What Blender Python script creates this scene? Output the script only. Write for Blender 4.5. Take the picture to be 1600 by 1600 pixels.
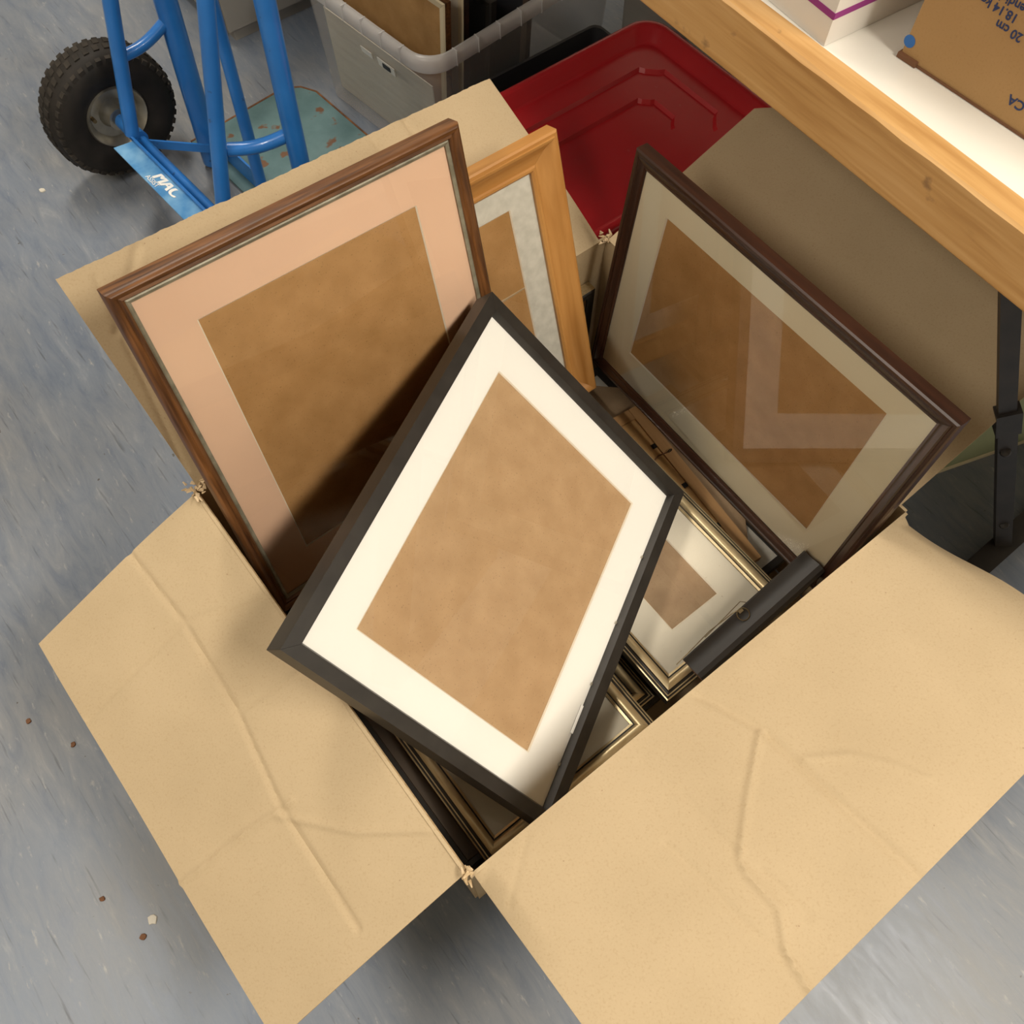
import bpy, bmesh, math, random
from mathutils import Vector, Matrix
R = math.radians
random.seed(7)
for o in list(bpy.data.objects): bpy.data.objects.remove(o)
scene = bpy.context.scene
COL = scene.collection

# ------------------------------------------------------------------ camera
FPX, PITCH, ROLL, CAMH = 1395.0, R(63.4), R(1.15), 1.36
FWD = Vector((0, math.cos(PITCH), -math.sin(PITCH)))
_up = Vector((0, math.sin(PITCH), math.cos(PITCH))); _rt = Vector((1, 0, 0))
RT = _rt*math.cos(ROLL) + _up*math.sin(ROLL)
UP = _up*math.cos(ROLL) - _rt*math.sin(ROLL)
CAM = Vector((0, 0, CAMH))
cd = bpy.data.cameras.new('camera'); cam = bpy.data.objects.new('camera', cd); COL.objects.link(cam)
cd.sensor_fit = 'HORIZONTAL'; cd.sensor_width = 36; cd.lens = 36*FPX/1600
cd.clip_start = 0.02
cam.matrix_world = Matrix(((RT.x, UP.x, -FWD.x, 0), (RT.y, UP.y, -FWD.y, 0), (RT.z, UP.z, -FWD.z, CAMH), (0, 0, 0, 1)))
scene.camera = cam

# ------------------------------------------------------------------ world, exposure, lamps' places
w = bpy.data.worlds.new('world'); scene.world = w; w.use_nodes = True
w.node_tree.nodes['Background'].inputs[0].default_value = (1.0, 0.92, 0.82, 1)
w.node_tree.nodes['Background'].inputs[1].default_value = 0.10
vs = scene.view_settings
vs.view_transform = 'Standard'; vs.look = 'None'; vs.gamma = 1; vs.use_curve_mapping = False
vs.exposure = 0.0
# ceiling lamps: x, y, long side azimuth, watts
LAMPS = [(1.35, -0.25, 90, 64.0), (-1.45, -0.35, 90, 27.0), (-0.9, 2.3, 90, 32.0)]  # second entry is an unseen fill lamp, added to brighten left-facing surfaces
LAMP_COL = (1.0, 0.92, 0.80)
CEIL = 2.55

# ------------------------------------------------------------------ geometry helpers
AU = -0.8863
U = Vector((math.cos(AU), math.sin(AU), 0)); V = Vector((-U.y, U.x, 0)); Z = Vector((0, 0, 1))
A0 = Vector((-0.40093, 0.52349, 0))
LU, LV, RIM = 0.5755, 0.6869, 0.36
def W(u, v, z=0.0): return A0 + U*u + V*v + Z*z          # box-aligned coordinates -> world
def Wd(u, v, z=0.0): return U*u + V*v + Z*z
def ray(px, py): return RT*((px-800)/FPX) - UP*((py-800)/FPX) + FWD
def at_plane(px, py, p0, n):
    d = ray(px, py); return CAM + d*((p0-CAM).dot(n)/d.dot(n))
def at_z(px, py, z): return at_plane(px, py, Vector((0, 0, z)), Z)
def uvz(P): d = P-A0; return (d.dot(U), d.dot(V), P.z)

def link(o, parent=None):
    COL.objects.link(o)
    if parent is not None: o.parent = parent
    return o
def mesh_obj(name, verts, faces, mats, parent=None, fmat=None, smooth=None):
    me = bpy.data.meshes.new(name)
    me.from_pydata([tuple(p) for p in verts], [], faces)
    if not isinstance(mats, (list, tuple)): mats = [mats]
    for m in mats: me.materials.append(m)
    if fmat: me.polygons.foreach_set('material_index', fmat)
    bm = bmesh.new(); bm.from_mesh(me); bmesh.ops.recalc_face_normals(bm, faces=bm.faces); bm.to_mesh(me); bm.free()
    if smooth is not None:
        me.polygons.foreach_set('use_smooth', [True]*len(me.polygons))
        me.set_sharp_from_angle(angle=R(smooth))
    me.update()
    return link(bpy.data.objects.new(name, me), parent)
def empty(name, M, parent=None):
    o = bpy.data.objects.new(name, None); o.empty_display_size = 0.05
    o.matrix_world = M; return link(o, parent)
def tag(o, label, cat, group=None, kind=None):
    o['label'] = label; o['category'] = cat
    if group: o['group'] = group
    if kind: o['kind'] = kind
    return o
def frame_matrix(c, ex, ey):
    ex = ex.normalized(); ez = ex.cross(ey).normalized(); ey = ez.cross(ex)
    return Matrix(((ex.x, ey.x, ez.x, c.x), (ex.y, ey.y, ez.y, c.y), (ex.z, ey.z, ez.z, c.z), (0, 0, 0, 1)))
class MB:
    def __init__(s): s.v = []; s.f = []; s.m = []
    def add(s, vs, fs, m=0):
        n = len(s.v); s.v += [Vector(p) for p in vs]; s.f += [tuple(i+n for i in f) for f in fs]; s.m += [m]*len(fs)
    def hexa(s, b, t, m=0):       # 4 bottom pts, 4 top pts
        s.add(list(b)+list(t), [(3, 2, 1, 0), (4, 5, 6, 7), (0, 1, 5, 4), (1, 2, 6, 5), (2, 3, 7, 6), (3, 0, 4, 7)], m)
    def box(s, x0, x1, y0, y1, z0, z1, m=0):
        s.hexa([(x0, y0, z0), (x1, y0, z0), (x1, y1, z0), (x0, y1, z0)], [(x0, y0, z1), (x1, y0, z1), (x1, y1, z1), (x0, y1, z1)], m)
    def tube(s, pts, r, n=14, m=0, caps=True):
        pts = [Vector(p) for p in pts]; k = len(pts)
        rr = r if isinstance(r, (list, tuple)) else [r]*k
        t0 = (pts[1]-pts[0]).normalized()
        nx = t0.cross(Vector((0, 0, 1)));  nx = nx if nx.length > 1e-3 else t0.cross(Vector((1, 0, 0)))
        nx.normalize(); vs = []
        for i, p in enumerate(pts):
            t = ((pts[min(i+1, k-1)]-pts[max(i-1, 0)])).normalized()
            nx = (nx - t*nx.dot(t)).normalized(); ny = t.cross(nx)
            for j in range(n):
                a = 2*math.pi*j/n; vs.append(p + (nx*math.cos(a)+ny*math.sin(a))*rr[i])
        fs = [(i*n+j, i*n+(j+1) % n, (i+1)*n+(j+1) % n, (i+1)*n+j) for i in range(k-1) for j in range(n)]
        if caps: fs += [tuple(range(n-1, -1, -1)), tuple(range((k-1)*n, k*n))]
        s.add(vs, fs, m)
    def lathe(s, prof, n=40, m=0, origin=Vector((0, 0, 0)), ax=Vector((1, 0, 0)), e=Vector((0, 1, 0)), closed=True):
        k = ax.cross(e); vs = []
        for j in range(n):
            a = 2*math.pi*j/n; d = e*math.cos(a)+k*math.sin(a)
            for (x, r) in prof: vs.append(origin + ax*x + d*r)
        L = len(prof); fs = []
        for j in range(n):
            q = (j+1) % n
            for i in range(L if closed else L-1):
                i2 = (i+1) % L
                fs.append((j*L+i, j*L+i2, q*L+i2, q*L+i))
        s.add(vs, fs, m)
    def obj(s, name, mats, parent=None, smooth=None): return mesh_obj(name, s.v, s.f, mats, parent, s.m, smooth)

# ------------------------------------------------------------------ materials
def new_mat(name):
    m = bpy.data.materials.new(name); m.use_nodes = True
    nt = m.node_tree; return m, nt, nt.nodes['Principled BSDF']
def N(nt, t, **k):
    n = nt.nodes.new(t)
    for a, b in k.items(): setattr(n, a, b)
    return n
def plain(name, col, rough=0.5, metal=0.0, spec=0.5, coat=0.0):
    m, nt, b = new_mat(name)
    b.inputs['Base Color'].default_value = (*col, 1); b.inputs['Roughness'].default_value = rough
    b.inputs['Metallic'].default_value = metal; b.inputs['Specular IOR Level'].default_value = spec
    b.inputs['Coat Weight'].default_value = coat
    return m
def ramp(nt, stops, interp='LINEAR'):
    r = N(nt, 'ShaderNodeValToRGB'); cr = r.color_ramp; cr.interpolation = interp
    while len(cr.elements) < len(stops): cr.elements.new(0.5)
    for e, (p, c) in zip(cr.elements, stops): e.position = p; e.color = (*c, 1)
    return r
def noise_mat(name, c1, c2, scale=(1, 1, 1), nscale=20.0, detail=4.0, rough=0.5, metal=0.0, spec=0.5, bump=0.0, bdist=0.001,
              lo=0.35, hi=0.65, rot=(0, 0, 0), speck=None, coat=0.0, distort=0.0):
    m, nt, b = new_mat(name); L = nt.links.new
    tc = N(nt, 'ShaderNodeTexCoord'); mp = N(nt, 'ShaderNodeMapping'); mp.inputs['Scale'].default_value = scale; mp.inputs['Rotation'].default_value = rot
    L(tc.outputs['Object'], mp.inputs['Vector'])
    nz = N(nt, 'ShaderNodeTexNoise'); nz.inputs['Scale'].default_value = nscale; nz.inputs['Detail'].default_value = detail
    nz.inputs['Distortion'].default_value = distort
    L(mp.outputs[0], nz.inputs['Vector'])
    r = ramp(nt, [(lo, c1), (hi, c2)]); L(nz.outputs['Fac'], r.inputs[0])
    out = r.outputs[0]
    if speck:        # (scale, threshold, colour, strength)
        n2 = N(nt, 'ShaderNodeTexNoise'); n2.inputs['Scale'].default_value = speck[0]; n2.inputs['Detail'].default_value = 2
        L(tc.outputs['Object'], n2.inputs['Vector'])
        r2 = ramp(nt, [(speck[1], (0, 0, 0)), (speck[1]+0.05, (1, 1, 1))]); L(n2.outputs['Fac'], r2.inputs[0])
        mu = N(nt, 'ShaderNodeMath', operation='MULTIPLY'); mu.inputs[1].default_value = speck[3]; L(r2.outputs[0], mu.inputs[0])
        mx = N(nt, 'ShaderNodeMix', data_type='RGBA'); L(mu.outputs[0], mx.inputs[0]); L(out, mx.inputs[6]); mx.inputs[7].default_value = (*speck[2], 1)
        out = mx.outputs[2]
    L(out, b.inputs['Base Color'])
    b.inputs['Roughness'].default_value = rough; b.inputs['Metallic'].default_value = metal; b.inputs['Specular IOR Level'].default_value = spec
    b.inputs['Coat Weight'].default_value = coat
    if bump:
        bp = N(nt, 'ShaderNodeBump'); bp.inputs['Strength'].default_value = bump; bp.inputs['Distance'].default_value = bdist
        L(nz.outputs['Fac'], bp.inputs['Height']); L(bp.outputs[0], b.inputs['Normal'])
    return m
def wood(name, c1, c2, axis, rough=0.4, ns=10.0, stretch=14, spec=0.5, coat=0.0):
    sc = [stretch, stretch, stretch]; sc['xyz'.index(axis)] = 1.0
    return noise_mat(name, c1, c2, tuple(sc), ns, 5, rough, 0, spec, 0.15, 0.0006, 0.3, 0.7, coat=coat, distort=0.4)
def glass_mat(name='picture_glass', tint=(1, 1, 1), f=1.5):
    m, nt, b = new_mat(name); nt.nodes.remove(b); L = nt.links.new
    out = nt.nodes['Material Output']
    fr = N(nt, 'ShaderNodeFresnel'); fr.inputs[0].default_value = f
    mu = N(nt, 'ShaderNodeMath', operation='MULTIPLY'); mu.inputs[1].default_value = 1.15; mu.use_clamp = True
    tr = N(nt, 'ShaderNodeBsdfTransparent'); tr.inputs[0].default_value = (*tint, 1)
    gl = N(nt, 'ShaderNodeBsdfGlossy'); gl.inputs['Roughness'].default_value = 0.015
    mx = N(nt, 'ShaderNodeMixShader')
    L(fr.outputs[0], mu.inputs[0]); L(mu.outputs[0], mx.inputs[0]); L(tr.outputs[0], mx.inputs[1]); L(gl.outputs[0], mx.inputs[2]); L(mx.outputs[0], out.inputs[0])
    return m

def cardboard(name, c1, c2, dark):
    m, nt, b = new_mat(name); L = nt.links.new
    tc = N(nt, 'ShaderNodeTexCoord')
    n1 = N(nt, 'ShaderNodeTexNoise'); n1.inputs['Scale'].default_value = 9; n1.inputs['Detail'].default_value = 6
    L(tc.outputs['Object'], n1.inputs['Vector'])
    r1 = ramp(nt, [(0.3, c1), (0.7, c2)]); L(n1.outputs['Fac'], r1.inputs[0])
    n2 = N(nt, 'ShaderNodeTexNoise'); n2.inputs['Scale'].default_value = 420; n2.inputs['Detail'].default_value = 2
    L(tc.outputs['Object'], n2.inputs['Vector'])
    r2 = ramp(nt, [(0.30, (0.93, 0.91, 0.88)), (0.45, (1, 1, 1)), (0.62, (1, 1, 1)), (0.75, (1.05, 1.05, 1.05))]); L(n2.outputs['Fac'], r2.inputs[0])
    mu = N(nt, 'ShaderNodeMix', data_type='RGBA', blend_type='MULTIPLY'); mu.inputs[0].default_value = 1
    L(r1.outputs[0], mu.inputs[6]); L(r2.outputs[0], mu.inputs[7])
    n3 = N(nt, 'ShaderNodeTexVoronoi'); n3.inputs['Scale'].default_value = 85
    L(tc.outputs['Object'], n3.inputs['Vector'])
    r3 = ramp(nt, [(0.05, (1, 1, 1)), (0.085, (0, 0, 0))]); L(n3.outputs['Distance'], r3.inputs[0])
    n4 = N(nt, 'ShaderNodeTexNoise'); n4.inputs['Scale'].default_value = 60; L(tc.outputs['Object'], n4.inputs['Vector'])
    g4 = ramp(nt, [(0.58, (0, 0, 0)), (0.62, (0.6, 0.6, 0.6))]); L(n4.outputs['Fac'], g4.inputs[0])
    mm = N(nt, 'ShaderNodeMath', operation='MULTIPLY'); L(r3.outputs[0], mm.inputs[0]); L(g4.outputs[0], mm.inputs[1])
    m2 = N(nt, 'ShaderNodeMix', data_type='RGBA'); L(mm.outputs[0], m2.inputs[0]); L(mu.outputs[2], m2.inputs[6]); m2.inputs[7].default_value = (*dark, 1)
    L(m2.outputs[2], b.inputs['Base Color'])
    b.inputs['Roughness'].default_value = 0.78; b.inputs['Specular IOR Level'].default_value = 0.25
    bp = N(nt, 'ShaderNodeBump'); bp.inputs['Strength'].default_value = 0.25; bp.inputs['Distance'].default_value = 0.0006
    L(n1.outputs['Fac'], bp.inputs['Height']); L(bp.outputs[0], b.inputs['Normal'])
    return m

def hardboard(name, c1, c2):
    return noise_mat(name, c1, c2, (1, 1, 1), 26, 8, 0.72, 0, 0.25, 0.1, 0.0004, 0.3, 0.7, speck=(430, 0.655, tuple(x*0.55 for x in c1), 0.6))

M = {}
M['card'] = cardboard('kraft_cardboard', (0.465, 0.355, 0.216), (0.505, 0.388, 0.240), (0.24, 0.14, 0.07))
M['card_edge'] = noise_mat('cardboard_edge', (0.42, 0.29, 0.15), (0.62, 0.46, 0.27), (1, 1, 1), 160, 3, 0.85, 0, 0.2, 0.5, 0.001)
M['torn'] = noise_mat('torn_paper', (0.50, 0.36, 0.20), (0.74, 0.58, 0.38), (1, 1, 1), 90, 4, 0.9, 0, 0.1, 0.6, 0.002)
M['glass'] = glass_mat()
M['hb_warm'] = hardboard('hardboard_warm', (0.42, 0.235, 0.085), (0.52, 0.305, 0.125))
M['hb_light'] = hardboard('hardboard_light', (0.48, 0.315, 0.165), (0.56, 0.38, 0.21))
M['hb_grey'] = hardboard('hardboard_grey', (0.33, 0.222, 0.13), (0.41, 0.29, 0.175))
M['m_white'] = plain('mount_white', (0.88, 0.86, 0.80), 0.7, spec=0.2)
M['m_pink'] = noise_mat('mount_pink', (0.77, 0.545, 0.385), (0.80, 0.575, 0.41), (1, 1, 1), 6, 3, 0.75, 0, 0.2)
M['m_cream'] = noise_mat('mount_cream', (0.77, 0.70, 0.53), (0.81, 0.74, 0.57), (1, 1, 1), 5, 3, 0.7, 0, 0.2)
M['m_grey'] = noise_mat('mount_speckled', (0.60, 0.575, 0.50), (0.70, 0.67, 0.59), (1, 1, 1), 70, 5, 0.8, 0, 0.2)
M['m_pale'] = noise_mat('mount_pale', (0.70, 0.65, 0.54), (0.74, 0.69, 0.58), (1, 1, 1), 8, 3, 0.7, 0, 0.2, speck=(130, 0.73, (0.4, 0.3, 0.2), 0.5))
M['core'] = plain('mount_core', (0.90, 0.84, 0.70), 0.8)
M['black'] = noise_mat('black_lacquer', (0.020, 0.017, 0.014), (0.028, 0.024, 0.020), (1, 1, 1), 40, 3, 0.42, 0, 0.45)
M['blackm'] = plain('black_moulding', (0.022, 0.019, 0.017), 0.5)
M['darkbrown'] = plain('dark_brown_paint', (0.10, 0.072, 0.050), 0.6)
M['slip'] = noise_mat('silver_slip', (0.20, 0.18, 0.125), (0.31, 0.285, 0.21), (1, 1, 1), 60, 4, 0.5, 0.3)
for ax in 'xy':
    M['oak'+ax] = wood('stained_oak_'+ax, (0.050, 0.018, 0.006), (0.21, 0.085, 0.025), ax, 0.42, 12, 12, 0.4)
    M['mahog'+ax] = wood('dark_mahogany_'+ax, (0.016, 0.006, 0.003), (0.044, 0.015, 0.007), ax, 0.33, 8, 14)
    M['pine'+ax] = wood('honey_pine_'+ax, (0.41, 0.180, 0.042), (0.57, 0.285, 0.085), ax, 0.36, 6, 10)
    M['raw'+ax] = wood('raw_pine_'+ax, (0.40, 0.22, 0.085), (0.52, 0.30, 0.13), ax, 0.6, 8, 10)
    M['gilt'+ax] = noise_mat('brushed_gilt_'+ax, (0.52, 0.40, 0.22), (0.66, 0.54, 0.33), (3, 20, 20) if ax == 'x' else (20, 3, 20), 14, 4, 0.36, 0.6)
M['timber'] = None
M['white_lam'] = plain('white_laminate', (0.80, 0.77, 0.70), 0.35)
M['blackmetal'] = noise_mat('black_steel', (0.016, 0.013, 0.011), (0.028, 0.022, 0.018), (1, 1, 1), 30, 3, 0.45)
M['blue'] = noise_mat('blue_paint', (0.020, 0.155, 0.49), (0.028, 0.195, 0.59), (1, 1, 1), 12, 4, 0.28, 0, 0.5, speck=(60, 0.72, (0.02, 0.05, 0.12), 0.6), coat=0.3)
M['bluelite'] = noise_mat('blue_paint_sheen', (0.06, 0.24, 0.52), (0.22, 0.45, 0.68), (1, 1, 1), 22, 6, 0.32, 0, 0.5, lo=0.45, hi=0.75, coat=0.2)  # paler blue patches paint the axle plate's reflected sheen into its colour
M['rubber'] = noise_mat('tyre_rubber', (0.018, 0.015, 0.012), (0.040, 0.033, 0.026), (1, 1, 1), 30, 5, 0.75, 0, 0.3)
M['rubber_side'] = noise_mat('tyre_sidewall', (0.012, 0.010, 0.008), (0.020, 0.016, 0.013), (1, 1, 1), 30, 5, 0.65, 0, 0.3)
M['zinc'] = noise_mat('zinc_hub', (0.30, 0.28, 0.23), (0.50, 0.47, 0.40), (1, 1, 1), 20, 5, 0.35, 0.8)
M['teal'] = noise_mat('worn_teal_plate', (0.075, 0.145, 0.155), (0.125, 0.215, 0.225), (1, 1, 1), 14, 6, 0.55, 0, 0.4, speck=(28, 0.62, (0.15, 0.06, 0.02), 0.9))
M['rust'] = noise_mat('rusty_edge', (0.10, 0.04, 0.015), (0.22, 0.09, 0.03), (1, 1, 1), 60, 5, 0.8)
M['red'] = noise_mat('red_plastic', (0.36, 0.010, 0.014), (0.41, 0.014, 0.018), (1, 1, 1), 5, 3, 0.24, 0, 0.5, speck=(70, 0.74, (0.4, 0.06, 0.06), 0.4))
M['tote'] = plain('dark_tote_plastic', (0.02, 0.02, 0.022), 0.5)
M['greycab'] = noise_mat('grey_painted_panel', (0.24, 0.225, 0.20), (0.28, 0.265, 0.24), (1, 1, 1), 4, 3, 0.6)
M['paper'] = noise_mat('beige_paper', (0.60, 0.55, 0.44), (0.68, 0.63, 0.52), (1, 8, 1), 10, 3, 0.8)
M['sticker'] = plain('white_sticker', (0.75, 0.73, 0.68), 0.5)
M['ink'] = plain('print_black', (0.03, 0.03, 0.035), 0.6)
M['inkblue'] = plain('print_blue', (0.012, 0.03, 0.11), 0.6)
M['dotblue'] = plain('print_bright_blue', (0.02, 0.13, 0.42), 0.6)
M['purple'] = plain('print_purple', (0.27, 0.03, 0.20), 0.6)
M['whitebox'] = noise_mat('white_carton', (0.72, 0.68, 0.62), (0.76, 0.72, 0.66), (1, 1, 1), 6, 3, 0.5)
M['carton'] = cardboard('brown_carton', (0.375, 0.225, 0.095), (0.41, 0.25, 0.11), (0.2, 0.11, 0.05))
M['green'] = plain('sage_green_board', (0.33, 0.37, 0.22), 0.8)
M['creamedge'] = plain('cream_edge', (0.72, 0.62, 0.42), 0.8)
M['wire'] = plain('brass_wire', (0.20, 0.15, 0.08), 0.4, 0.8)
M['iron'] = plain('dark_iron', (0.02, 0.018, 0.016), 0.5, 0.5)
M['white'] = plain('white_print', (0.88, 0.87, 0.83), 0.5)
M['chip'] = plain('paper_chip', (0.62, 0.58, 0.50), 0.8)
M['chipb'] = plain('brown_chip', (0.16, 0.07, 0.03), 0.8)
M['wall'] = noise_mat('wall_paint', (0.66, 0.61, 0.52), (0.69, 0.64, 0.55), (1, 1, 1), 3, 3, 0.8)
M['ceil'] = plain('ceiling_paint', (0.75, 0.72, 0.65), 0.9)

def timber_mat():
    m, nt, b = new_mat('planed_timber'); L = nt.links.new
    tc = N(nt, 'ShaderNodeTexCoord'); mp = N(nt, 'ShaderNodeMapping'); mp.inputs['Scale'].default_value = (1.0, 16, 16)
    L(tc.outputs['Object'], mp.inputs['Vector'])
    n1 = N(nt, 'ShaderNodeTexNoise'); n1.inputs['Scale'].default_value = 5; n1.inputs['Detail'].default_value = 6; n1.inputs['Distortion'].default_value = 0.5
    L(mp.outputs[0], n1.inputs['Vector'])
    r1 = ramp(nt, [(0.28, (0.42, 0.215, 0.065)), (0.5, (0.56, 0.32, 0.115)), (0.72, (0.64, 0.39, 0.165))]); L(n1.outputs['Fac'], r1.inputs[0])
    n2 = N(nt, 'ShaderNodeTexVoronoi'); n2.inputs['Scale'].default_value = 4.2
    mp2 = N(nt, 'ShaderNodeMapping'); mp2.inputs['Scale'].default_value = (1.0, 1.6, 1.6); mp2.inputs['Location'].default_value = (0.37, 0.11, 0.2)
    L(tc.outputs['Object'], mp2.inputs['Vector']); L(mp2.outputs[0], n2.inputs['Vector'])
    r2 = ramp(nt, [(0.03, (1, 1, 1)), (0.075, (0, 0, 0))]); L(n2.outputs['Distance'], r2.inputs[0])
    mx = N(nt, 'ShaderNodeMix', data_type='RGBA'); L(r2.outputs[0], mx.inputs[0]); L(r1.outputs[0], mx.inputs[6]); mx.inputs[7].default_value = (0.17, 0.075, 0.025, 1)
    n3 = N(nt, 'ShaderNodeTexNoise'); n3.inputs['Scale'].default_value = 30; n3.inputs['Detail'].default_value = 5; L(tc.outputs['Object'], n3.inputs['Vector'])
    r3 = ramp(nt, [(0.66, (0, 0, 0)), (0.74, (0.7, 0.7, 0.7))]); L(n3.outputs['Fac'], r3.inputs[0])
    m2 = N(nt, 'ShaderNodeMix', data_type='RGBA'); L(r3.outputs[0], m2.inputs[0]); L(mx.outputs[2], m2.inputs[6]); m2.inputs[7].default_value = (0.20, 0.11, 0.05, 1)
    L(m2.outputs[2], b.inputs['Base Color']); b.inputs['Roughness'].default_value = 0.5
    bp = N(nt, 'ShaderNodeBump'); bp.inputs['Strength'].default_value = 0.2; bp.inputs['Distance'].default_value = 0.001
    L(n1.outputs['Fac'], bp.inputs['Height']); L(bp.outputs[0], b.inputs['Normal'])
    return m
M['timber'] = timber_mat()

def floor_mat():
    m, nt, b = new_mat('marbled_vinyl'); L = nt.links.new
    tc = N(nt, 'ShaderNodeTexCoord')
    mp = N(nt, 'ShaderNodeMapping'); mp.vector_type = 'TEXTURE'; mp.inputs['Rotation'].default_value = (0, 0, R(-53)); mp.inputs['Scale'].default_value = (1.0, 1/4.5, 1)
    L(tc.outputs['Object'], mp.inputs['Vector'])
    n1 = N(nt, 'ShaderNodeTexNoise'); n1.inputs['Scale'].default_value = 9; n1.inputs['Detail'].default_value = 10; n1.inputs['Roughness'].default_value = 0.70; n1.inputs['Distortion'].default_value = 0.6
    L(mp.outputs[0], n1.inputs['Vector'])
    r1 = ramp(nt, [(0.28, (0.130, 0.155, 0.205)), (0.45, (0.178, 0.200, 0.235)), (0.60, (0.212, 0.229, 0.255)), (0.76, (0.31, 0.32, 0.325))])
    L(n1.outputs['Fac'], r1.inputs[0])
    # large patches: bluer and greyer
    n2 = N(nt, 'ShaderNodeTexNoise'); n2.inputs['Scale'].default_value = 2.2; n2.inputs['Detail'].default_value = 4; L(tc.outputs['Object'], n2.inputs['Vector'])
    r2 = ramp(nt, [(0.35, (0.90, 0.98, 1.10)), (0.65, (1.05, 1.0, 0.94))]); L(n2.outputs['Fac'], r2.inputs[0])
    mu = N(nt, 'ShaderNodeMix', data_type='RGBA', blend_type='MULTIPLY'); mu.inputs[0].default_value = 1; L(r1.outputs[0], mu.inputs[6]); L(r2.outputs[0], mu.inputs[7])
    # pale scuffs
    mp3 = N(nt, 'ShaderNodeMapping'); mp3.vector_type = 'TEXTURE'; mp3.inputs['Rotation'].default_value = (0, 0, R(-56)); mp3.inputs['Scale'].default_value = (1.0, 1/3.5, 1); L(tc.outputs['Object'], mp3.inputs['Vector'])
    n3 = N(nt, 'ShaderNodeTexNoise'); n3.inputs['Scale'].default_value = 26; n3.inputs['Detail'].default_value = 8; n3.inputs['Roughness'].default_value = 0.7; L(mp3.outputs[0], n3.inputs['Vector'])
    r3 = ramp(nt, [(0.60, (0, 0, 0)), (0.73, (0.75, 0.75, 0.75))]); L(n3.outputs['Fac'], r3.inputs[0])
    m3 = N(nt, 'ShaderNodeMix', data_type='RGBA'); L(r3.outputs[0], m3.inputs[0]); L(mu.outputs[2], m3.inputs[6]); m3.inputs[7].default_value = (0.43, 0.42, 0.39, 1)
    # dark scratches
    mp4 = N(nt, 'ShaderNodeMapping'); mp4.vector_type = 'TEXTURE'; mp4.inputs['Rotation'].default_value = (0, 0, R(-50)); mp4.inputs['Scale'].default_value = (1/1.2, 1/16, 1); L(tc.outputs['Object'], mp4.inputs['Vector'])
    n4 = N(nt, 'ShaderNodeTexNoise'); n4.inputs['Scale'].default_value = 9; n4.inputs['Detail'].default_value = 5; L(mp4.outputs[0], n4.inputs['Vector'])
    r4 = ramp(nt, [(0.62, (0, 0, 0)), (0.74, (0.75, 0.75, 0.75))]); L(n4.outputs['Fac'], r4.inputs[0])
    m4 = N(nt, 'ShaderNodeMix', data_type='RGBA'); L(r4.outputs[0], m4.inputs[0]); L(m3.outputs[2], m4.inputs[6]); m4.inputs[7].default_value = (0.075, 0.085, 0.105, 1)
    # specks of dirt
    n5 = N(nt, 'ShaderNodeTexNoise'); n5.inputs['Scale'].default_value = 75; n5.inputs['Detail'].default_value = 3; L(tc.outputs['Object'], n5.inputs['Vector'])
    r5 = ramp(nt, [(0.73, (0, 0, 0)), (0.76, (0.8, 0.8, 0.8))]); L(n5.outputs['Fac'], r5.inputs[0])
    m5 = N(nt, 'ShaderNodeMix', data_type='RGBA'); L(r5.outputs[0], m5.inputs[0]); L(m4.outputs[2], m5.inputs[6]); m5.inputs[7].default_value = (0.07, 0.055, 0.04, 1)
    L(m5.outputs[2], b.inputs['Base Color'])
    rr = ramp(nt, [(0.3, (0.34, 0.34, 0.34)), (0.7, (0.5, 0.5, 0.5))]); L(n1.outputs['Fac'], rr.inputs[0]); L(rr.outputs[0], b.inputs['Roughness'])
    bp = N(nt, 'ShaderNodeBump'); bp.inputs['Strength'].default_value = 0.12; bp.inputs['Distance'].default_value = 0.001
    L(n3.outputs['Fac'], bp.inputs['Height']); L(bp.outputs[0], b.inputs['Normal'])
    return m
M['floor'] = floor_mat()

def tub_mat():
    m, nt, b = new_mat('clear_polypropylene'); L = nt.links.new
    out = nt.nodes['Material Output']
    b.inputs['Base Color'].default_value = (0.80, 0.78, 0.77, 1); b.inputs['Roughness'].default_value = 0.25
    tr = N(nt, 'ShaderNodeBsdfTransparent'); tr.inputs[0].default_value = (0.93, 0.93, 0.93, 1)
    mx = N(nt, 'ShaderNodeMixShader'); mx.inputs[0].default_value = 0.16
    L(tr.outputs[0], mx.inputs[1]); L(b.outputs[0], mx.inputs[2]); L(mx.outputs[0], out.inputs[0])
    return m
M['tub'] = tub_mat()
M['tubrim'] = tub_mat(); M['tubrim'].name = 'clear_polypropylene_rim'
[n for n in M['tubrim'].node_tree.nodes if n.type == 'MIX_SHADER'][0].inputs[0].default_value = 0.48

# ------------------------------------------------------------------ the room
X0, X1, Y0, Y1 = -2.9, 3.3, -2.4, 3.6
def struct(name, mb, mat): o = mb.obj(name, mat); o['kind'] = 'structure'; return o
m = MB(); m.box(X0, X1, Y0, Y1, -0.05, 0.0); struct('floor', m, M['floor'])
m = MB(); m.box(X0, X1, Y0, Y1, CEIL, CEIL+0.05); struct('ceiling', m, M['ceil'])
m = MB(); m.box(X0-0.08, X0, Y0, Y1, -0.05, CEIL+.05); struct('wall_left', m, M['wall'])
m = MB(); m.box(X1, X1+0.08, Y0, Y1, -0.05, CEIL+.05); struct('wall_right', m, M['wall'])
m = MB(); m.box(X0, X1, Y1, Y1+0.08, -0.05, CEIL+.05); struct('wall_back', m, M['wall'])
m = MB(); m.box(X0, X1, Y0-0.08, Y0, -0.05, CEIL+.05); struct('wall_front', m, M['wall'])

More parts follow.
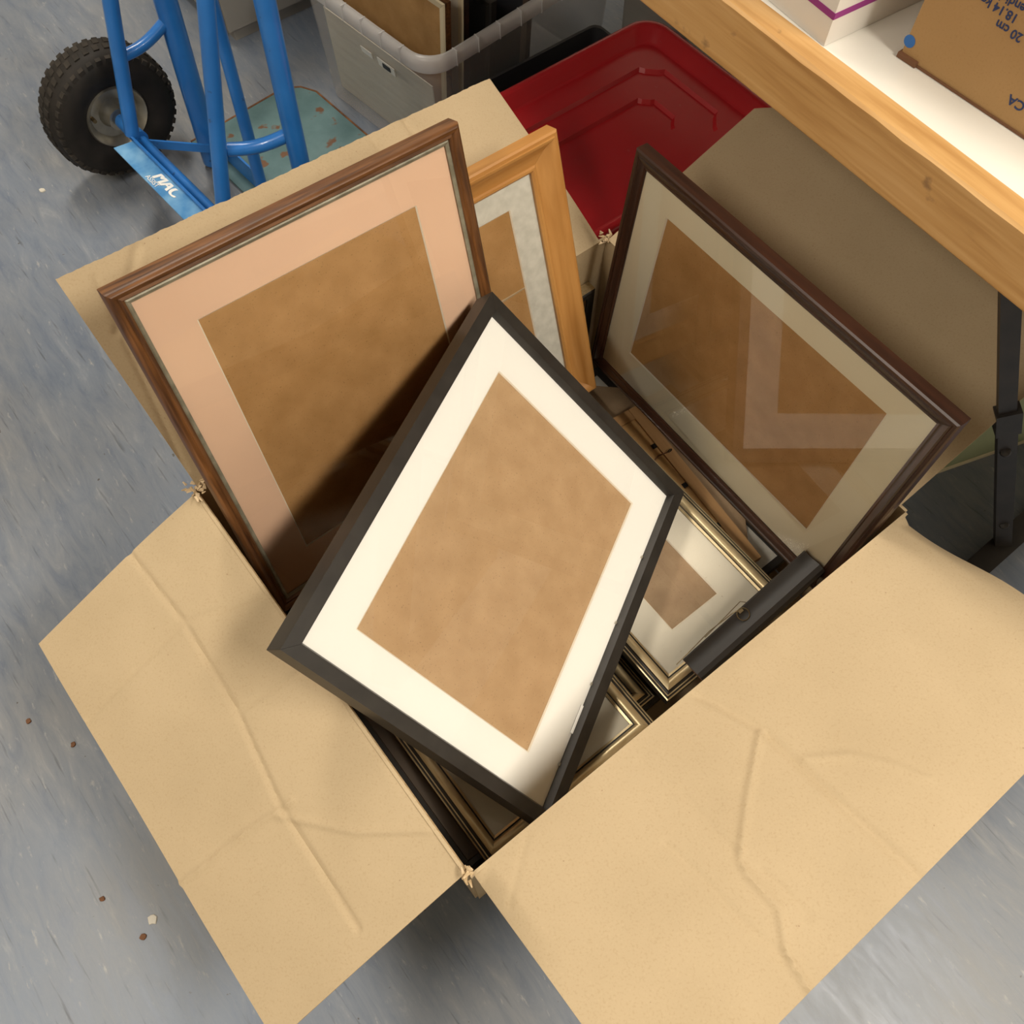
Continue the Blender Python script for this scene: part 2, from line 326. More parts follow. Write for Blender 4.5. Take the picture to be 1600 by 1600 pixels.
em, nt, b = new_mat('lamp_diffuser')
b.inputs['Emission Color'].default_value = (*LAMP_COL, 1); b.inputs['Emission Strength'].default_value = 6.0
for i, (x, y, az, watt) in enumerate(LAMPS):
    t = empty('ceiling_lamp', Matrix.Translation((x, y, CEIL)) @ Matrix.Rotation(R(az), 4, 'Z'))
    tag(t, ['white ceiling batten lamp above the bench side of the room', 'unseen fill lamp added above the open floor, shaped as a white ceiling batten', 'white ceiling batten lamp above the hand truck'][i], 'lamp', 'ceiling batten lamps')
    m = MB(); m.box(-.62, .62, -.17, .17, -.03, -.001); m.obj('lamp_housing', M['white_lam'], t)
    m = MB(); m.box(-.60, .60, -.15, .15, -.05, -.031); m.obj('diffuser', em, t)
    ld = bpy.data.lights.new('lamp_light', 'AREA'); ld.shape = 'RECTANGLE'; ld.size = 1.2; ld.size_y = 0.3; ld.energy = watt; ld.color = LAMP_COL
    lo = bpy.data.objects.new('lamp_light', ld); link(lo, t); lo.location = (0, 0, -.056)

# ------------------------------------------------------------------ the big open carton
box = empty('cardboard_box', Matrix.Translation(W(LU/2, LV/2, 0)))
tag(box, 'large open brown cardboard box full of picture frames', 'box')
boxinv = box.matrix_world.inverted()
def bxo(mb, name, mats, smooth=None):
    mb.v = [boxinv @ p for p in mb.v]; return mb.obj(name, mats, box, smooth)
TH = 0.004
def panel(p0, p1, out):      # wall with a slight outward bulge
    m = MB(); n, k = 12, 8; top = []
    vs = []
    for s in (0, 1):
        for i in range(n+1):
            for j in range(k+1):
                a, b_ = i/n, j/k
                bl = 0.006*math.sin(math.pi*a)*math.sin(math.pi*min(1, b_*1.15)) if b_ < 0.87 else 0.0
                vs.append(p0.lerp(p1, a) + Z*(0.004+(RIM-0.004)*b_) + out*(bl + s*TH))
    q = (n+1)*(k+1); fs = []
    for s in (0, 1):
        for i in range(n):
            for j in range(k):
                a = s*q+i*(k+1)+j; fs.append((a, a+1, a+k+2, a+k+1))
    for i in range(n):
        for j in (0, k):
            a = i*(k+1)+j; fs.append((a, a+k+1, a+k+1+q, a+q))
    for j in range(k):
        for i in (0, n):
            a = i*(k+1)+j; fs.append((a, a+1, a+1+q, a+q))
    m.add(vs, fs); bxo(m, 'side_panel', M['card'], 40)
A, B, C_, D = W(0, 0), W(LU, 0), W(LU, LV), W(0, LV)
panel(A, B, -V); panel(B, C_, U); panel(C_, D, V); panel(D, A, -U)
m = MB(); m.hexa([W(.003, .003, .001), W(LU-.003, .003, .001), W(LU-.003, LV-.003, .001), W(.003, LV-.003, .001)], [W(.003, .003, .006), W(LU-.003, .003, .006), W(LU-.003, LV-.003, .006), W(.003, LV-.003, .006)]); bxo(m, 'base_panel', M['card'])

FW = 0.288
def seg_dist(p, a, b):
    ax, ay = a; bx, by = b; dx, dy = bx-ax, by-ay; L2 = dx*dx+dy*dy
    t = max(0, min(1, ((p[0]-ax)*dx+(p[1]-ay)*dy)/L2)); qx, qy = ax+t*dx, ay+t*dy
    return math.hypot(p[0]-qx, p[1]-qy)
def flap(h0, h1, out, th0, th1, name_creases, gap0=0.004, gap1=0.004, lip0=0.0, lip1=0.0, bow=0.0, jag=0.0, trim=None, label=None, wide=1.0, cut=None):
    """h0,h1 hinge ends; s along hinge 0..1, t outwards 0..1"""
    h0 = h0+Z*RIM; h1 = h1+Z*RIM; d = (h1-h0).normalized()
    h0 = h0+d*gap0; h1 = h1-d*gap1
    o0 = h0+(out*math.cos(R(th0))+Z*math.sin(R(th0)))*FW*wide
    o1 = h1+(out*math.cos(R(th1))+Z*math.sin(R(th1)))*FW*wide
    L = (h1-h0).length
    def P(s, t): return (h0.lerp(h1, s)).lerp(o0.lerp(o1, s), t)
    nrm = ((h1-h0).cross((o0+o1)/2-(h0+h1)/2)).normalized()
    if nrm.z < 0: nrm = -nrm
    # creases from points seen on the flap
    ctr = P(.5, .5)
    def st(px, py):
        q = at_plane(px, py, ctr, nrm); s, t = .5, .5
        for _ in range(12):
            e = q-P(s, t); ds = (P(s+.01, t)-P(s, t))/.01; dt = (P(s, t+.01)-P(s, t))/.01
            a, b_, c, f, g = ds.dot(ds), ds.dot(dt), dt.dot(dt), e.dot(ds), e.dot(dt); det = a*c-b_*b_
            s += (f*c-g*b_)/det; t += (a*g-b_*f)/det
        return (s*L, t*FW)
    cr = []
    for pts, amp, wd in name_creases:
        q = [st(*p) for p in pts]
        cr += [(q[i], q[i+1], amp, wd) for i in range(len(q)-1)]
    n, k = 230, 100; rnd = random.Random(int(h0.x*1000))
    jj = [0.0]*(n+1); cur = 0
    for i in range(n+1):
        cur = cur*0.7+rnd.uniform(-1, 1)*jag; jj[i] = cur
    vs = []
    for sd in (0, 1):
        for i in range(n+1):
            for j in range(k+1):
                s = i/n; t = j/k
                tt = t*(1+jj[i]/FW) if t > .5 else t
                if cut: tt *= cut(s)
                ss = s
                if trim: ss = trim(s, t)
                p = P(ss, tt); x, y = ss*L, tt*FW; hgt = bow*math.sin(math.pi*min(1, t*1.0))
                hgt += 0.0012*math.sin(x*19+y*11)*math.sin(y*16+1.0)
                up_h = dn_h = 0.0
                for a, b_, amp, wd in cr:
                    e = seg_dist((x, y), a, b_)
                    if e < wd*1.6:
                        q_ = amp*(1-e/(wd*1.6))
                        if q_ > up_h: up_h = q_
                        if q_ < dn_h: dn_h = q_
                hgt += up_h+dn_h
                if lip0 and x < 0.022: hgt -= lip0*((0.022-x)/0.022)**1.3*(.55+.45*math.sin(7*t+1))
                if lip1 and L-x < 0.022: hgt -= lip1*((0.022-(L-x))/0.022)**1.3*(.6+.4*math.sin(8*t+.3))
                if t < 0.04: hgt *= t/0.04
                vs.append(p + nrm*(hgt - sd*TH))
    q = (n+1)*(k+1); fs = []; fm = []
    for sd in (0, 1):
        for i in range(n):
            for j in range(k):
                a = sd*q+i*(k+1)+j; fs.append((a, a+1, a+k+2, a+k+1)); fm.append(0)
    for i in range(n):
        for j in (0, k): a = i*(k+1)+j; fs.append((a, a+k+1, a+k+1+q, a+q)); fm.append(1)
    for j in range(k):
        for i in (0, n): a = i*(k+1)+j; fs.append((a, a+1, a+1+q, a+q)); fm.append(1)
    o = mesh_obj('flap', [boxinv @ p for p in vs], fs, [M['card'], M['card_edge']], box, fm, 35)
    if label: o['label'] = label
    return P
V5 = 0.0027
crAB = [([(205, 862), (290, 972), (372, 1108), (437, 1252), (520, 1385), (560, 1450)], -V5, .004), ([(140, 1125), (290, 974), (425, 925)], -V5*.7, .004), ([(370, 1115), (470, 1048)], -V5*.6, .004),
        ([(270, 1390), (330, 1345), (385, 1300), (428, 1272), (490, 1285), (560, 1300), (690, 1296)], V5, .0035), ([(428, 1272), (460, 1250)], V5, .003), ([(560, 1300), (690, 1296)], V5, .003)]
crBC = [([(1088, 1085), (1130, 1105), (1190, 1142), (1290, 1235), (1440, 1372)], -V5*1.3, .0055), ([(1188, 1145), (1168, 1250), (1156, 1345), (1170, 1370), (1218, 1420), (1230, 1490), (1272, 1556)], V5*1.5, .004),
        ([(1040, 1320), (1075, 1350), (1170, 1450), (1226, 1496)], -V5*.7, .004), ([(1156, 1345), (1075, 1250), (1000, 1190)], -V5*.6, .005), ([(1255, 1188), (1330, 1182), (1400, 1200), (1450, 1220)], V5*.7, .004), ([(1190, 1360), (1265, 1430)], -V5*.8, .004),
        ([(825, 1300), (795, 1415)], -V5*.5, .003)]
crDA = [([(645, 168), (665, 200)], -V5, .004), ([(586, 200), (606, 230)], -V5*.6, .004), ([(198, 395), (170, 520)], -V5*.8, .005), ([(130, 440), (290, 735)], -V5*.7, .003)]
crCD = [([(1210, 620), (1250, 650)], -V5*.3, .004)]
flap(A, B, -V, -22, -24, crAB, lip0=0, lip1=0, bow=0.004)
flap(B, C_, U, 11.8, 15.2, crBC, lip0=.013, lip1=.018, bow=0.003)
flap(C_, D, V, 18, 19, crCD, bow=0.0, gap0=.010, wide=1.13, cut=lambda s: 1.0 if s < .90 else 1-(.115)*((s-.90)/.10)**1.5)
flap(D, A, -U, 23, 50, crDA, jag=.0005, bow=0.004, gap0=.012, gap1=.004)
# torn fibres where the corners have ripped
rt = random.Random(3)
for (P0, cnt, sp) in ((A+Z*RIM, 26, .013), (B+Z*RIM, 18, .007), (D+Z*RIM, 20, .008)):
    m = MB()
    for i in range(cnt):
        c = P0+Vector((rt.uniform(-1, 1)*sp, rt.uniform(-1, 1)*sp, rt.uniform(-.002, .006)))
        d = Vector((rt.uniform(-1, 1), rt.uniform(-1, 1), rt.uniform(-.1, .45))).normalized()*rt.uniform(.004, .009)
        e = d.cross(Vector((rt.uniform(-1, 1), rt.uniform(-1, 1), 1))).normalized()*rt.uniform(.001, .003)
        g = d.cross(e).normalized()*.0007
        m.add([c-e-g, c+e-g, c+d+e*.3-g, c+d-e*.3-g, c-e+g, c+e+g, c+d+e*.3+g, c+d-e*.3+g], [(0, 1, 2, 3), (4, 5, 6, 7), (0, 1, 5, 4), (1, 2, 6, 5), (2, 3, 7, 6), (3, 0, 4, 7)])
    o = bxo(m, 'torn_fibres', M['torn']); o['kind'] = 'stuff'

# ------------------------------------------------------------------ picture frames
def picture_frame(name, label, Mx, Wd_, H, prof, pm, mats_x, mats_y, mount=None, win=None, board=None, glass=True, back=.012, slip=None, cat='picture frame', group='framed mounts in the cardboard box', boardz=-.002):
    """prof: (t outwards from the sight edge, z) along the face; pm: material index per face strip; mats for x-rails and y-rails"""
    root = empty(name, Mx); tag(root, label, cat, group)
    pr = list(prof)+[(prof[-1][0], -back), (.0045, -back), (.0045, -.0012), (0, -.0012)]
    pmx = list(pm)+[pm[-1]]*5
    hw, hh = Wd_/2, H/2
    for side in range(4):
        vs = []
        for (t, z) in pr:
            x, y = hw+t, hh+t
            a, b_ = {0: ((-x, -y), (x, -y)), 1: ((x, -y), (x, y)), 2: ((x, y), (-x, y)), 3: ((-x, y), (-x, -y))}[side]
            e = 0.00015   # hairline mitre
            dx, dy = b_[0]-a[0], b_[1]-a[1]; l = math.hypot(dx, dy)
            a = (a[0]+dx/l*e, a[1]+dy/l*e); b_ = (b_[0]-dx/l*e, b_[1]-dy/l*e)
            vs += [(a[0], a[1], z), (b_[0], b_[1], z)]
        k = len(pr); fs = []; fm = []
        for i in range(k):
            j = (i+1) % k; fs.append((2*i, 2*i+1, 2*j+1, 2*j)); fm.append(pmx[i] if i < len(pmx) else pm[-1])
        fs += [tuple(2*i for i in range(k)), tuple(2*i+1 for i in range(k-1, -1, -1))]; fm += [pm[-1]]*2
        mesh_obj('frame_rail', vs, fs, mats_x if side in (0, 2) else mats_y, root, fm, 38)
    if slip:
        t0, z0, t1, z1, sm = slip
        m = MB()
        for side in range(4):
            q = []
            for (t, z) in ((t0, z0), (t1, z1), (t1, -.001), (t0, -.001)):
                x, y = hw+t, hh+t
                a, b_ = {0: ((-x, -y), (x, -y)), 1: ((x, -y), (x, y)), 2: ((x, y), (-x, y)), 3: ((-x, y), (-x, -y))}[side]
                q += [(*a, z), (*b_, z)]
            m.add(q, [(0, 1, 3, 2), (2, 3, 5, 4), (4, 5, 7, 6), (6, 7, 1, 0)])
        m.obj('slip', sm, root)
    ext = .004
    if mount:
        x0, y0, x1, y1 = win; m = MB(); X, Y = hw+ext, hh+ext; th, bv = .0016, .0016
        o = [(-X, -Y), (X, -Y), (X, Y), (-X, Y)]; i_ = [(x0, y0), (x1, y0), (x1, y1), (x0, y1)]; j_ = [(x0+bv, y0+bv), (x1-bv, y0+bv), (x1-bv, y1-bv), (x0+bv, y1-bv)]
        vs = [(*p, 0) for p in o]+[(*p, 0) for p in i_]+[(*p, -th) for p in j_]+[(*p, -th) for p in o]
        f0 = [(a, (a+1) % 4, 4+(a+1) % 4, 4+a) for a in range(4)]; f1 = [(4+a, 4+(a+1) % 4, 8+(a+1) % 4, 8+a) for a in range(4)]
        f2 = [(8+a, 8+(a+1) % 4, 12+(a+1) % 4, 12+a) for a in range(4)]; f3 = [(a, (a+1) % 4, 12+(a+1) % 4, 12+a) for a in range(4)]
        m.add(vs, f0, 0); n = len(m.v); m.f += f1; m.m += [1]*4; m.f += f2+f3; m.m += [0]*8
        m.obj('mount', [mount, M['core']], root)
    if board:
        m = MB(); m.box(-hw-ext, hw+ext, -hh-ext, hh+ext, boardz-.003, boardz); m.obj('backing_board', board, root)
    if glass:
        m = MB(); m.add([(-hw-.003, -hh-.003, .0011), (hw+.003, -hh-.003, .0011), (hw+.003, hh+.003, .0011), (-hw-.003, hh+.003, .0011)], [(0, 1, 2, 3)]); m.obj('glass_pane', M['glass'], root)
    return root
def FM(c, ex, ey): return frame_matrix(W(*c), Wd(*ex), Wd(*ey))
neg = lambda t: tuple(-x for x in t)

# black box-section frame lying on top
MXb = FM((0.3101, 0.2728, 0.3245), (-0.4776, 0.8771, -0.0518), neg((0.6698, 0.3253, -0.6675)))
hb = picture_frame('black_picture_frame', 'black square-edged picture frame with bright white mount lying on top', MXb, .4894, .3872,
    [(0, .001), (0, .003), (.0035, .011), (.0205, .011)], [0, 0, 0, 0], [M['black']], [M['black']], M['m_white'], (-.1984, -.1402, .1908, .1462), M['hb_light'], back=.022)
# glazing points and white tag along the edge of its glass
m = MB(); m.box(-.145, -.105, -.1931, -.1895, .0016, .0026)
m.obj('paper_tag', M['white'], hb)['label'] = 'small white paper tag at the glass edge'
for xx in (.13, .02, -.075, -.19):
    m = MB(); m.box(xx, xx+.004, -.1925, -.1905, .0016, .0036); m.obj('glazing_point', M['zinc'], hb)

# stained oak frame with pink mount
MXp = FM((0.0312, 0.235, 0.4085), (-0.0316, 0.9972, -0.0676), neg((0.3282, -0.0535, -0.9431)))
PW, PH = .4003, .4764
oakx = [M['oakx'], M['slip']]; oaky = [M['oaky'], M['slip']]
picture_frame('oak_picture_frame', 'stained oak picture frame with pink mount and silver slip leaning in the box', MXp, PW, PH,
    [(0, .001), (0, .003), (.0035, .0045), (.005, .0036), (.0075, .0068), (.0105, .006), (.0125, .009), (.0165, .0105), (.0195, .009), (.021, .006)], [1, 1, 1, 0, 0, 0, 0, 0, 0, 0], oakx, oaky,
    M['m_pink'], (-PW/2+.0528, PH/2-.4216, -PW/2+.3458, PH/2-.0512), M['hb_warm'], back=.012)

# honey pine frame behind it
pw, ph, rl = .37, .4475, .0435
ey = neg((0.3191, -0.0038, -0.9477)); ex = (0.0119, 0.9999, 0.0)
TRp = Vector((-0.0486, 0.6181, 0.5617))
cp = TRp - Vector(ex)*(pw/2) - Vector(ey)*(ph/2) - Vector(ex).cross(Vector(ey))*.016
MXn = FM(tuple(cp), ex, ey)
sw, sh = pw-2*rl, ph-2*rl-.008
picture_frame('pine_picture_frame', 'wide honey-coloured pine frame with speckled grey mount behind the oak frame', MXn, sw, sh,
    [(0, .001), (0, .005), (.003, .0075), (.006, .0075), (.008, .0055), (.014, .006), (.022, .0085), (.029, .013), (.034, .018), (.0365, .0185), (.0375, .0165), (.041, .0165), (.0435, .0145)], [0]*13, [M['pinex']], [M['piney']],
    M['m_grey'], (-sw/2+.042, -sh/2+.038, sw/2-.0395, sh/2-.036), M['hb_warm'], back=.006)

# dark mahogany frame leaning on the bench side of the box
MXm = FM((0.3069, 0.6512, 0.3672), (-0.0286, 0.104, 0.9942), neg((0.9988, -0.0377, 0.0327)))
picture_frame('mahogany_picture_frame', 'dark mahogany picture frame with cream mount leaning against the bench side', MXm, .3570, .4810,
    [(0, .0005), (0, .002), (.003, .003), (.0045, .0024), (.008, .0046), (.0125, .0062), (.0145, .0052), (.016, .0066), (.0195, .0064), (.0215, .0045)], [0]*10, [M['mahogx']], [M['mahogy']],
    M['m_cream'], (.0094-.1301, -.0006-.1905, .0094+.1301, -.0006+.1905), M['hb_warm'], back=.013)

# flat lying gilt frames
giltp = [(0, .001), (0, .003), (.003, .0045), (.0035, .0032), (.0050, .0036), (.0056, .006), (.009, .0092), (.0135, .0100), (.0175, .0085), (.0185, .0062), (.0215, .0052), (.0220, .0062), (.0232, .0060), (.0236, .0046), (.0256, .0042), (.0260, .0050), (.0276, .0042)]
giltm = [1, 1, 0, 0, 1, 1, 1, 1, 0, 0, 1, 1, 0, 0, 1, 1, 0]
gx = [M['black'], M['giltx']]; gy = [M['black'], M['gilty']]
def flat(u0, u1, v0, v1, z): return FM(((u0+u1)/2, (v0+v1)/2, z), (1, 0, 0), (0, 1, 0))
picture_frame('gilt_picture_frame', 'gilt and black frame with pale mount and small brown window under the black moulding', flat(.19, .520, .384, .575, .130), .330, .191, giltp, giltm, gx, gy,
    M['m_pale'], (-.10, -.046, .120, .047), M['hb_grey'], back=.013)
picture_frame('gilt_picture_frame', 'gilt and black frame holding a plain cream sheet along the near side of the box', flat(.200, .541, .058, .289, .150), .341, .231, giltp, giltm, gx, gy,
    None, None, M['m_pale'], back=.013, boardz=0.0)
picture_frame('gilt_picture_frame', 'gilt frame corner half hidden beneath the other gilt frames', flat(.20, .500, .10, .330, .095), .300, .230, giltp, giltm, gx, gy,
    None, None, M['m_pale'], back=.013, boardz=0.0)
picture_frame('flat_black_picture_frame', 'flat black frame at the bottom of the pile below the gilt frames', flat(.10, .502, .040, .345, .066), .402, .305,
    [(0, .001), (0, .005), (.026, .006), (.030, .004)], [0, 0, 0, 0], [M['black']], [M['black']], None, None, M['hb_grey'], back=.012, boardz=0.0)
picture_frame('dark_brown_picture_frame', 'dark brown flat-faced frame at the torn near corner of the box', flat(.16, .525, .030, .20, .120), .365, .17,
    [(0, .001), (0, .004), (.016, .004), (.017, .002), (.024, .002)], [0, 0, 0, 1, 1], [M['darkbrown'], M['black']], [M['darkbrown'], M['black']], None, None, M['hb_grey'], back=.008, boardz=0.0)
# pale mounted frame below the mahogany one, with a loose hardboard sheet on it
picture_frame('white_mounted_picture_frame', 'dark frame with white mount lying flat under the mahogany frame', flat(.040, .478, .42, .671, .070), .438, .251,
    [(0, .001), (0, .004), (.011, .005), (.0125, .003)], [0]*4, [M['blackm']], [M['blackm']], M['m_grey'], (-.15, -.07, .15, .07), M['hb_grey'], back=.012, glass=False)
m = MB(); pz = .0735
hp = [at_z(px, py, pz) for px, py in ((880, 600), (975, 608), (1163, 806), (1168, 845), (1170, 930), (1100, 940), (885, 760))]
n = len(hp); m.add(hp+[p+Z*.003 for p in hp], [tuple(range(n)), tuple(range(n, 2*n))]+[(q, (q+1) % n, n+(q+1) % n, n+q) for q in range(n)])
tag(m.obj('hardboard_sheet', M['hb_grey']), 'loose brown hardboard sheet lying askew on the white mount', 'board')

# back of a raw pine frame
z0 = .100
TRw, BRw = at_z(997, 632, z0), at_z(1190, 870, z0)
exw = (BRw-TRw).normalized(); eyw = Z.cross(exw); Lw = (BRw-TRw).length; Ww = .175
MXw = frame_matrix((TRw+BRw)/2 - eyw*(Ww/2), exw, eyw)
wb = empty('raw_pine_picture_frame', MXw); tag(wb, 'raw pine frame lying face down with hardboard back and hanging cord', 'picture frame', 'framed mounts in the cardboard box')
rw = .020
for (x0, x1, y0, y1, mt) in ((-Lw/2, Lw/2, Ww/2-rw, Ww/2, 'rawx'), (-Lw/2, Lw/2, -Ww/2, -Ww/2+rw, 'rawx'), (-Lw/2, -Lw/2+rw, -Ww/2+rw, Ww/2-rw, 'rawy'), (Lw/2-rw, Lw/2, -Ww/2+rw, Ww/2-rw, 'rawy')):
    m = MB(); m.box(x0+.0002, x1-.0002, y0+.0002, y1-.0002, -.014, 0); m.obj('frame_rail', M[mt], wb)
m = MB(); m.box(-Lw/2+rw, Lw/2-rw, -Ww/2+rw, Ww/2-rw, -.008, -.004); m.obj('backing_board', M['hb_warm'], wb)
for xx in (-.085, .0, .085):
    m = MB(); m.box(xx-.004, xx+.004, Ww/2-rw-.008, Ww/2-rw, -.0038, -.002); m.obj('flexi_tab', M['iron'], wb)
m = MB(); xs = -.062
m.tube([(xs, Ww/2-.010+.004*math.cos(a), .004+.004*math.sin(a)) for a in [i*math.pi/5 for i in range(11)]], .0009, 6); m.obj('screw_eye', M['iron'], wb)
m = MB(); m.tube([(xs, Ww/2-.012, .002), (xs-.004, Ww/2-.03, -.001), (xs+.004, Ww/2-.05, -.003), (xs-.002, Ww/2-.08, -.003), (xs, -Ww/2+.015, .001)], .0011, 6); m.obj('hanging_cord', M['chipb'], wb)

# frames standing on edge at the back corner
sf = picture_frame('gilt_edged_picture_frame', 'thin gilt-topped black frame standing at the far corner behind the pine frame', FM((.0155, .545, .145), (0, 1, 0), (0, 0, 1)), .20, .255,
    [(0, .001), (0, .004), (.012, .005), (.014, .003)], [0, 0, 0, 1], [M['black'], M['gilty']], [M['black'], M['black']], None, None, M['hb_grey'], back=.014, boardz=0.0)

# loose black moulding with ring, across the gilt frame
e0 = W(.5395, .406, .158); e1 = W(.5365, .624, .222)
d = (e1-e0); Lm = d.length
MXl = frame_matrix((e0+e1)/2, d, -U)
lm = empty('loose_moulding', MXl); tag(lm, 'length of scooped black moulding with wire ring lying across the gilt frame', 'moulding')
prof = [(-.020, -.014), (-.020, .004), (-.016, .009), (-.009, .0105), (-.002, .008), (.004, .0055), (.011, .006), (.017, .0085), (.0195, .006), (.0195, -.003), (.006, -.006), (.002, -.014)]
vs = []; k = len(prof)
for sx in (-1, 1):
    vs += [(sx*Lm/2, y, z) for y, z in prof]
fs = [(i, (i+1) % k, k+(i+1) % k, k+i) for i in range(k)]+[tuple(range(k-1, -1, -1)), tuple(range(k, 2*k))]
mesh_obj('moulding_body', vs, fs, [M['blackm'], M['chipb']], lm, [0]*(k-1)+[1]+[1, 1], 30)
m = MB(); m.tube([(-.01+.0085*math.cos(a), .010+.0085*math.sin(a), .0095+.002*math.sin(a)) for a in [i*math.pi/9 for i in range(19)]], .0008, 6); m.obj('wire_ring', M['wire'], lm)
m = MB(); m.box(-.013, -.006, .013, .019, .007, .0115); m.obj('ring_plate', M['wire'], lm)
m = MB(); m.tube([(-.125, .0205, -.001), (-.10, .0215, .002), (-.06, .024, .004), (-.02, .021, .006), (-.008, .018, .010)], .0007, 6)
m.tube([(.005, .020, .004), (.0, .026, .004), (-.03, .024, .005), (-.07, .022, .002)], .0006, 6); m.obj('hanging_wire', M['wire'], lm)

# ------------------------------------------------------------------ bench with timber edge
BA = R(-2.1)
bU = U*math.cos(BA)+V*math.sin(BA); bV = V*math.cos(BA)-U*math.sin(BA)
MXt = frame_matrix(W(0.30, .7365, 0), bU, bV)      # local x along the bench, y away from the box
bench = empty('work_bench', MXt); tag(bench, 'work bench with timber front rail, white top and black folding legs', 'bench')
ZB, ZT = .670, .742
bx0, bx1, by1 = -1.40, .75, .62
m = MB()       # front rail with a worn arris
n = 60; sec = []
rb = random.Random(5)
for i in range(n+1):
    x = bx0+(bx1-bx0)*i/n; c1 = .003+.002*rb.random(); c2 = .002+.0015*rb.random()
    sec.append([(x, .001, ZB), (x, 0, ZB+.002), (x, 0, ZT-c1), (x, c1*.9, ZT-c2*.3), (x, .031, ZT), (x, .032, ZB)])
k = 6; vs = [p for s in sec for p in s]
fs = [(i*k+j, i*k+(j+1) % k, (i+1)*k+(j+1) % k, (i+1)*k+j) for i in range(n) for j in range(k)]+[tuple(range(k-1, -1, -1)), tuple(range(n*k, n*k+k))]
mesh_obj('front_rail', vs, fs, M['timber'], bench, None, 25)
m = MB(); m.box(bx0, bx1, .0325, by1-.033, ZT-.020, ZT-.002); m.obj('top_board', M['white_lam'], bench)
m = MB(); m.box(bx0, bx1, by1-.0325, by1, ZB, ZT); m.obj('back_rail', M['timber'], bench)
for xx in (bx0, bx1-.032):
    m = MB(); m.box(xx, xx+.032, .033, by1-.033, ZB, ZT-.021); m.obj('cross_rail', M['timber'], bench)
binv = MXt.inverted()
def steel(name, p0, p1, wdt, dep, side, mat=M['blackmetal'], parent=bench):
    """flat-sided steel bar between world points, 'side' = direction of its width"""
    ax = (p1-p0).normalized(); sd = (side-ax*side.dot(ax)).normalized(); dp = ax.cross(sd)
    m = MB(); c = [sd*wdt/2+dp*dep/2, -sd*wdt/2+dp*dep/2, -sd*wdt/2-dp*dep/2, sd*wdt/2-dp*dep/2]
    m.hexa([binv @ (p0+q) for q in c], [binv @ (p1+q) for q in c]); return m.obj(name, mat, parent)
foot = at_z(1566, 852, .045)
fr = ray(1578, 475); 
kk = (A0+V*.785-CAM).dot(V)/fr.dot(V); up_ = CAM+fr*kk      # where the leg passes behind the rail
dl = (up_-foot); ltop = foot + dl*((ZT-.022-foot.z)/dl.z)
SD = RT
steel('leg', foot, ltop, .021, .011, SD)
lm_ = foot.lerp(ltop, .46)
col0 = at_plane(1575, 640, foot, SD.cross(dl.normalized())); col1 = at_plane(1573, 672, foot, SD.cross(dl.normalized()))
steel('collar', col0, col1, .030, .019, SD)
steel('lower_leg', foot-(dl.normalized())*.004, col1, .024, .014, SD)
fd = V
steel('foot_bar', foot-fd*.075-Z*.012, foot+fd*.40-Z*.012, .036, .044, U)
for (px, py) in ((1571, 706), (1569, 820)):
    q = at_plane(px, py, foot-ray(px, py).normalized()*.016, SD.cross(dl.normalized()))
    m = MB(); a_ = (CAM-q).normalized()
    m.lathe([(0, 0.0), (0, .0075), (.004, .006), (.0055, .0)], 10, 0, binv @ q, (binv.to_3x3() @ a_).normalized(), ((binv.to_3x3() @ a_).normalized()).orthogonal().normalized(), False); m.obj('bolt', M['blackmetal'], bench, 40)
# the bench's other legs, plain
for (uu, vv) in ((-1.05, 1.02), (-1.05, 1.33), (.52, 1.30)):
    p0 = W(uu+(.10 if uu > 0 else 0), vv, .0); p1 = W(uu, vv, ZT-.021); steel('leg', p0, p1, .030, .024, U)

# white carton with purple stripe on the bench
c = at_z(1287, 73, ZT-.002)
rgt = at_z(1430, 6, ZT-.002); lft = at_z(1195, 4, ZT-.002)
e1 = (rgt-c).normalized(); e2 = (lft-c).normalized(); e2 = (e2-e1*e2.dot(e1)).normalized()
wb_ = empty('white_carton', frame_matrix(c, e1, e2 if e1.cross(e2).z > 0 else e2)); tag(wb_, 'white carton with a purple stripe standing on the bench', 'carton')
sgn = 1 if e1.cross(e2).z > 0 else -1
wx, wy, wz = .26, .30, .16
ya, yb = (0, wy) if sgn > 0 else (-wy, 0)
m = MB(); m.box(0, wx, ya, yb, .0005, wz); m.obj('carton_body', M['whitebox'], wb_)
m = MB(); m.box(-.003, wx+.003, ya-.003, yb+.003, wz-.045, wz+.003); m.obj('carton_lid', M['whitebox'], wb_)
yy = 0 if sgn > 0 else 0
zs = .030
m = MB(); m.box(0, wx, (-.0006 if sgn > 0 else 0), (0 if sgn > 0 else .0006), zs, zs+.007); m.box(-.0006, 0, ya, yb, zs, zs+.007); m.obj('printed_stripe', M['purple'], wb_)

